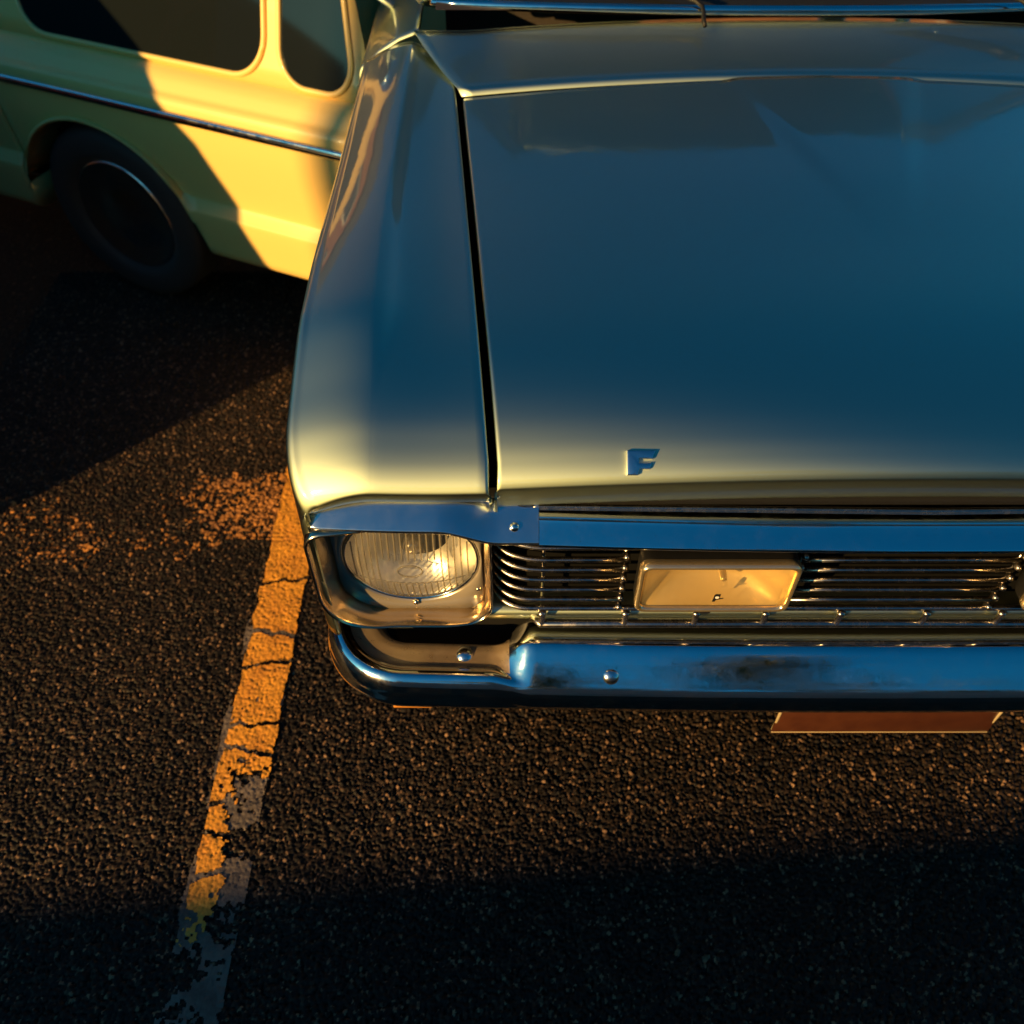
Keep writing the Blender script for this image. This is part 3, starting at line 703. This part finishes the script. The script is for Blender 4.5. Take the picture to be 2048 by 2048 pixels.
for s in (-1, 1):
    tube('pillar', [np.array(wsurf(s, v)) + np.array((s * .014, .012, 0)) for v in np.linspace(0, 1, 10)], .022, P, car, 10)
    tube('pillar', [np.array(bsurf(s, v)) + np.array((s * .012, -.04, 0)) for v in np.linspace(0, 1, 10)], .05, P, car, 10)
    tube('pillar', [(s * .70, 2.08, .90), (s * .56, 2.04, 1.43)], .022, P, car, 10)
    tube('roof_rail', [np.array(wsurf(s, 1)) + np.array((s * .012, .01, .004)), (s * .565, 2.0, 1.445), np.array(bsurf(s, 1)) + np.array((s * .012, 0, .004))], .02, P, car, 10)
    sg = []
    for (ya, yb_, yc, yd) in ((1.09, 1.49, 2.05, 2.03), (2.11, 2.07, 2.93, 2.60)):
        grid('side_window', [[(s * (.705 - .135 * v), (ya + (yb_ - ya) * v) * (1 - t) + (yc + (yd - yc) * v) * t, .915 + .51 * v) for v in np.linspace(0, 1, 8)] for t in np.linspace(0, 1, 10)], M['window'], car)
    # belt and sides
    def side(y0, y1, nm, arch=None):
        rows = []
        for y in np.linspace(y0, y1, 48):
            zt = .868
            pts = [(.690, .925), (.700, .921), (.725, .912), (.742, .902), (.765, .888)]
            for q in np.linspace(0, 90, 7): pts.append((.786 + .017 * math.sin(R(q)), zt - .02 * (1 - math.cos(R(q)))))
            for t in np.linspace(0, 1, 14)[1:]:
                z = .848 + (.24 - .848) * t; pts.append((.803 - .02 * ((.848 - z) / .6) ** 2 * 1.2, z))
            tk = float(sstep(3.75, 4.0, y)); zb = .24
            if arch and abs(y - arch) < .33: zb = max(.24, .29 + math.sqrt(.33 ** 2 - (y - arch) ** 2) * .95)
            rows.append([(s * (px - .10 * tk * tk), y, max(pz, zb) - .05 * tk * (pz > .8)) for px, pz in pts])
        return grid(nm, rows, P, car, flip=(s < 0), solid=.006)
    d = side(.987, 2.085, 'door'); hx = s * .806
    tube('door_handle', [(hx, 1.86, .80), (hx + s * .028, 1.87, .802), (hx + s * .03, 1.97, .802), (hx, 1.98, .80)], .008, CH, d, 8)
    side(2.092, 4.0, 'rear_quarter', 2.98)
    Mi = tube('door_mirror', [(s * .76, 1.20, .90), (s * .83, 1.19, .955)], .009, CH, car, 8)
    lathe('mirror_head', [(0, -.05), (.03, -.042), (.05, -.015), (.055, .012), (.05, .016), (0, .014)], CH, Mi, 28, Matrix.Translation((s * .85, 1.19, .985)) @ Matrix.Rotation(R(-90), 4, 'X'))
rows = [[(x, y, .925 - .012 * (x / .7) ** 2 - .06 * float(sstep(3.6, 4.0, y))) for x in np.linspace(-.70, .70, 20)] for y in np.linspace(3.0, 4.0, 20)]
grid('boot_lid', rows, P, car, flip=True, solid=.005)
rows = [[(x, 4.0 + .04 * math.sin(math.pi * t), .865 - .55 * t) for t in np.linspace(0, 1, 12)] for x in np.linspace(-.70, .70, 12)]
grid('rear_panel', rows, P, car, flip=True)
box('firewall', (0, 1.0, .62), (1.40, .03, .52), M['dark'], car, .004)
rows = [[(x, y, z) for y, z in catmull([(1.02, .955), (1.10, .965), (1.22, .96), (1.27, .92), (1.27, .82), (1.24, .74), (1.18, .66)], 20)] for x in np.linspace(-.66, .66, 12)]
grid('dashboard', rows, M['vinyl'], car, flip=True)
t = [(.34 + .19 * math.cos(q), 1.42 + .19 * math.sin(q) * .35, .86 + .19 * math.sin(q) * .94) for q in np.linspace(0, 2 * math.pi, 48, endpoint=False)]
sw = tube('steering_wheel', t, .011, M['vinyl'], car, 8, closed=True)
tube('steering_column', [(.34, 1.42, .86), (.34, 1.2, .80)], .022, M['vinyl'], sw, 10)
tube('spoke', [(.16, 1.42, .86), (.52, 1.42, .86)], .010, CH, sw, 8)
for x in (-.34, .34):
    st_ = box('seat', (x, 1.85, .48), (.50, .50, .16), M['vinyl'], car, .05, None, 4)
    box('backrest', (x, 2.14, .78), (.50, .13, .56), M['vinyl'], st_, .05, Matrix.Rotation(R(-12), 3, 'X'), 4)
box('rear_seat', (0, 2.75, .62), (1.2, .5, .45), M['vinyl'], car, .06, None, 4)
for x0, x1 in ((-.18, -.56), (.40, .02)):
    wp = [(x0, .935, .958), (x0 - .02, .985, .985), ((x0 + x1) / 2, 1.015, 1.0), (x1, 1.04, .998)]
    tube('wiper', catmull(wp, 14), .004, M['black'], car, 6)

# ================================================================== the cream hatchback behind, its flank towards the camera
def hatchback(name, paint, loc, rz):
    root = empty(name, loc, rz)
    LEN, WID = 3.0, 1.40
    prof = [(-.16, .205), (-.06, .21), (-.018, .22), (-.003, .24), (0, .27), (.003, .32), (.003, .352), (-.002, .362), (-.014, .380), (-.017, .390), (-.015, .42), (-.009, .48), (-.005, .54), (-.006, .60), (-.010, .626),
            (-.017, .638), (-.028, .645), (-.037, .656), (-.049, .670), (-.066, .681), (-.09, .688), (-.12, .692), (-.3, .700), (-.5, .705)]
    prof = catmull(prof, 90)
    wc = (.86, 2.42)
    def sect(u):
        ins = 0.; rr_ = .09
        e = min(u, LEN - u)
        if e < rr_: ins = rr_ - math.sqrt(max(0, rr_ ** 2 - (rr_ - e) ** 2))
        zb = .205
        for c in wc:
            if abs(u - c) < .29: zb = max(zb, .26 + .95 * math.sqrt(.29 ** 2 - (u - c) ** 2))
        pts = [(u, min(y, 0.02) - ins * (1 if y > -.4 else .3), max(z, zb)) for y, z in prof]
        pts = pts + [(u, -WID - (p[1]), p[2]) for p in pts[::-1]]
        return pts
    endr = lambda a, b: 0
    def piece(nm, u0, u1, n=40):
        us = np.linspace(u0, u1, n)
        if u0 == 0: us = np.concatenate([.09 * (1 - np.cos(np.linspace(0, math.pi / 2, 14))), np.linspace(.095, u1, n)])
        if u1 == LEN: us = np.concatenate([np.linspace(u0, LEN - .095, n), LEN - .09 * (1 - np.cos(np.linspace(math.pi / 2, 0, 14)))])
        o = grid(nm, [sect(u) for u in us], paint, root, flip=True, solid=.004)
        return o
    piece('rear_body', 0, 1.14); dr = piece('door', 1.146, 1.98); piece('front_body', 1.986, LEN)
    box('inner_shell', (1.5, -.7, .45), (2.85, 1.16, .42), M['dark'], root, .02)
    for u in (.0, LEN):       # end panels
        e = -1 if u == 0 else 1
        rows = [[(u + e * .02 * math.sin(math.pi * t), y, .20 + .50 * t) for t in np.linspace(0, 1, 10)] for y in np.linspace(-.09, -1.31, 12)]
        grid('end_panel', rows, paint, root, flip=(u == 0))
        tube('bumper', [(u + e * .005, -.16, .33), (u + e * .035, -.19, .33), (u + e * .035, -1.21, .33), (u + e * .005, -1.24, .33)], .025, M['chrome'], root, 10, rz=.045)
    for sd in (0, 1):
        o = (lambda y: y) if sd == 0 else (lambda y: -WID - y)
        tr = catmull([(.02, -.035, .600), (.06, -.004, .601), (.12, .003, .602), (1.0, .003, .605), (2.0, .003, .605), (2.9, .0, .60)], 50)
        tube('trim_strip', [(a, o(b), c) for a, b, c in tr], .006, M['chrome'], root, 10, rz=.0115)
        tube('door_handle', [(1.28, o(-.025), .655), (1.29, o(.005), .663), (1.40, o(.005), .663), (1.41, o(-.025), .655)], .008, M['chrome'], dr, 8)
        # cabin side
        y0 = -.085; yt = -.24
        def cs(u, v, off=0.): return (u, o(y0 + (yt - y0) * v + off), .686 + .46 * v)
        def lo(v): return .02 + .16 * v
        def hi(v): return 2.10 - .50 * v
        rows = [[cs(lo(v) + (hi(v) - lo(v)) * t, v) for v in np.linspace(0, 1, 14)] for t in np.linspace(0, 1, 40)]
        grid('cabin_side', rows, paint, root, flip=(sd == 1), solid=.004)
        def win(nm, ua, ub, va, vb, r, lean0, lean1):
            n = 240; cu, cv = (ua + ub) / 2, (va + vb) / 2
            ol = rr(cu, cv, ua, ub, va, vb, r, r, r, r, n)
            ring_ = [cs(a + (lean0 if a < cu else lean1) * (b - va), min(b / .46, 1), .006) for a, b in ol]
            w = mesh(nm, ring_, [tuple(range(n))] if sd == 0 else [tuple(range(n))[::-1]], M['dark_glass'], root, False)
            tube('window_frame', ring_, .007, paint, w, 8, closed=True)
        win('quarter_window', .075, .275, .008, .36, .075, .20, 0.); win('quarter_window', .315, 1.05, .010, .38, .09, .0, 0.); win('door_window', 1.19, 1.93, .02, .38, .05, 0., -.75)
    rows = [[(lo(1) + (hi(1) - lo(1)) * t, -.24 - (WID - .48) * s_, 1.146 + .05 * math.sin(math.pi * s_) * math.sin(math.pi * (t * .8 + .1))) for s_ in np.linspace(0, 1, 20)] for t in np.linspace(0, 1, 24)]
    grid('roof', rows, paint, root, solid=.01, flip=True)
    for nm, ua, ub in (('tailgate', .02, .18), ('windscreen', 2.10, 1.60)):
        rows = [[(ua + (ub - ua) * v, -.085 - .155 * v - (WID - .17 - .31 * v) * s_, .686 + .46 * v) for v in np.linspace(0, 1, 10)] for s_ in np.linspace(0, 1, 14)]
        grid(nm, rows, paint if nm == 'tailgate' else M['dark_glass'], root, flip=(nm != 'tailgate'))
    for c in wc:
        for sd in (0, 1):
            Wl = empty('wheel'); Wl.parent = root; r = .25
            y = -.09 if sd == 0 else -WID + .09
            mt = Matrix.Translation((c, y, r)) @ Matrix.Rotation(R(-90 if sd == 0 else 90), 4, 'X')
            tp = catmull([(r * .62, .05), (r * .72, .068), (r * .88, .070), (r * .97, .06), (r, .04), (r, -.04), (r * .97, -.06), (r * .88, -.07), (r * .62, -.05)], 34)
            lathe('tyre', [tuple(p) for p in tp], M['rubber'], Wl, 48, mt)
            lathe('rim', [(0, .058), (r * .25, .055), (r * .5, .036), (r * .6, .056), (r * .645, .054), (r * .6, -.05)], M['chrome'], Wl, 40, mt)
    for y in (-.16, -1.24):
        box('tail_lamp', (-.022, y, .55), (.03, .07, .14), M['amber'], root, .012)
        lathe('headlamp', [(.08, 0), (.078, .02), (.05, .035), (0, .04)], M['pane'], root, 28, Matrix.Translation((LEN + .018, y - .0, .55)) @ Matrix.Rotation(R(90), 4, 'Y'))
    return root
M['dark_glass'] = mat('dark_car_glass', (.008, .011, .012), .06, spec=.35)
ang = R(180 - 24.)
cream = hatchback('hatchback_car', M['cream'], (-.832, 1.135, 0), ang)
tag(cream, 'small cream hatchback with a chrome side strip, parked close behind the green-gold car', 'car')
# its neighbour out of frame on the left, whose shadow falls over the cream car's sill
shade = hatchback('hatchback_car', M['red'], (-2.69, -.263, 0), R(153.4))
tag(shade, 'maroon hatchback out of frame to the left, shading the cream car', 'car')

# ================================================================== unseen things added to cast shade or be mirrored in the paint
lamp = empty('shadow_pole', (-8.96, -4.43, 0))  # added pole, unseen; its hanging tube casts a soft band on the cream car
lathe('post', [(0, 4.35), (.04, 4.35), (.055, 4.3), (.06, .3), (.09, .28), (.09, 0)], M['steel'], lamp, 20)
tube('arm', [(0, 0, 4.2), (.4, -.445, 4.28), (.80, -.89, 4.2)], .03, M['steel'], lamp, 10)
lathe('shadow_tube', [(0, 1.02), (.045, 1.02), (.05, 1.0), (.05, .02), (.03, 0), (0, 0)], M['steel'], lamp, 20, Matrix.Translation((.80, -.89, 3.18)))
tag(lamp, 'added grey pole with a hanging tube, unseen on the left, casting a soft band', 'shadow caster')
wl_ = empty('shadow_wall', (-4.64, -3.64, 0), R(4.3))  # added wall, out of view, whose top edge draws the foreground shadow
box('wall_body', (0, 0, .72), (16., .22, 1.44), M['wall'], wl_, .01); box('coping', (0, 0, 1.475), (16.1, .30, .07), M['wall'], wl_, .01)
tag(wl_, 'low rendered wall added unseen behind the camera to shade the foreground', 'wall')
def house(x, y, rz, w, d, h, label):
    H = empty('reflection_house', (x, y, 0), rz)  # house added out of view for its brick-coloured reflection
    box('wall', (0, 0, h / 2), (w, d, h), M['brick'], H, 0)
    mesh('roof', [(-w / 2 - .3, -d / 2 - .4, h), (w / 2 + .3, -d / 2 - .4, h), (w / 2 + .3, d / 2 + .4, h), (-w / 2 - .3, d / 2 + .4, h), (-w / 2 - .3, 0, h + 2.6), (w / 2 + .3, 0, h + 2.6)], [(0, 1, 5, 4), (2, 3, 4, 5), (0, 4, 3), (1, 2, 5), (3, 2, 1, 0)], M['slate'], H, False)
    for i in range(int(w // 2.4)):
        for z in (1.5, 4.1):
            if z + 1 > h: continue
            wx = -w / 2 + 1.5 + i * 2.4
            k = box('window', (wx, -d / 2 - .01, z), (1.1, .08, 1.3), M['white'], H, .01)
            box('pane', (wx, -d / 2 - .055, z), (.92, .02, 1.12), M['pane'], k, 0)
    tag(H, label, 'house'); return H
house(-9., 17., R(8), 11, 7, 5.4, 'brick house added unseen far behind the cream car for orange reflections')
house(7., 24., R(-6), 12, 8, 5.6, 'brick house added unseen far behind the green-gold car to be mirrored')

def garages(x, y, rz, n, label):
    H = empty('sky_block_garages', (x, y, 0), rz)  # unseen row added to cut the bright sky near the horizon
    box('wall', (0, 0, 1.9), (n * 3., 5., 3.8), M['brick'], H, 0); box('roof', (0, 0, 3.9), (n * 3. + .5, 5.5, .2), M['slate'], H, 0)
    for i in range(n): box('garage_door', ((i - (n - 1) / 2) * 3., 2.52, 1.1), (2.4, .08, 2.2), M['slate'], H, .01)
    return tag(H, label, 'added light blocker')
garages(-20., -14., R(-55), 9, 'row of brick garages added unseen on the left to block low sky light')
garages(4., -19., R(4), 9, 'row of brick garages added unseen behind the camera to block low sky light')

# trees added out of view to put dark smears into the chrome's reflections
M['bark'] = mat('bark', (.09, .065, .045), .9, bump=(30., .8, .02), cvar=(12., (.05, .038, .028)))
M['leaf'] = mat('leaf', (.055, .085, .025), .6, cvar=(3., (.09, .10, .03)))
def tree(x, y, h, seed, label):
    T = empty('tree', (x, y, 0)); r = np.random.default_rng(seed)
    tr = tube('trunk', [(0, 0, 0), (.05, .02, h * .2), (-.04, .05, h * .42), (.06, 0, h * .62)], [.20, .15, .11, .05], M['bark'], T, 12)
    tips = []
    for k in range(9):
        a = k * 2.4 + r.random(); z0 = h * (.25 + .35 * r.random()); l = h * (.18 + .16 * r.random())
        e = np.array([math.cos(a) * l, math.sin(a) * l, z0 + l * (.5 + .6 * r.random())]); tips.append(e)
        tube('limb', [(0, 0, z0), e * np.array((.5, .5, 0)) + np.array((0, 0, z0 + (e[2] - z0) * .4)), e], [.06, .04, .015], M['bark'], tr, 6)
    n = 5200; c = np.array(tips)[r.integers(0, len(tips), n)] + r.normal(0, 1, (n, 3)) * np.array((.40, .40, .32)) * h / 6
    V = []; Fc = []
    for i in range(n):
        u = r.normal(0, 1, 3); u /= np.linalg.norm(u); w = np.cross(u, r.normal(0, 1, 3)); w /= np.linalg.norm(w); s_ = .05 + .05 * r.random()
        V += [c[i] - u * s_, c[i] + w * s_ * .5, c[i] + u * s_, c[i] - w * s_ * .5]; Fc.append((4 * i, 4 * i + 1, 4 * i + 2, 4 * i + 3))
    mesh('crown', V, Fc, M['leaf'], T, False); tag(T, label, 'tree', 'trees added unseen behind the camera for their reflections')
tree(1.2, -8.5, 6.4, 1, 'tall tree added unseen behind the camera to darken the chrome, nearest of three')
tree(4.6, -10.5, 5.6, 2, 'broad tree added unseen behind the camera to darken the chrome, rightmost of three')
tree(-1.8, -11.5, 6.8, 3, 'tallest tree added unseen behind the camera to darken the chrome, leftmost of three')
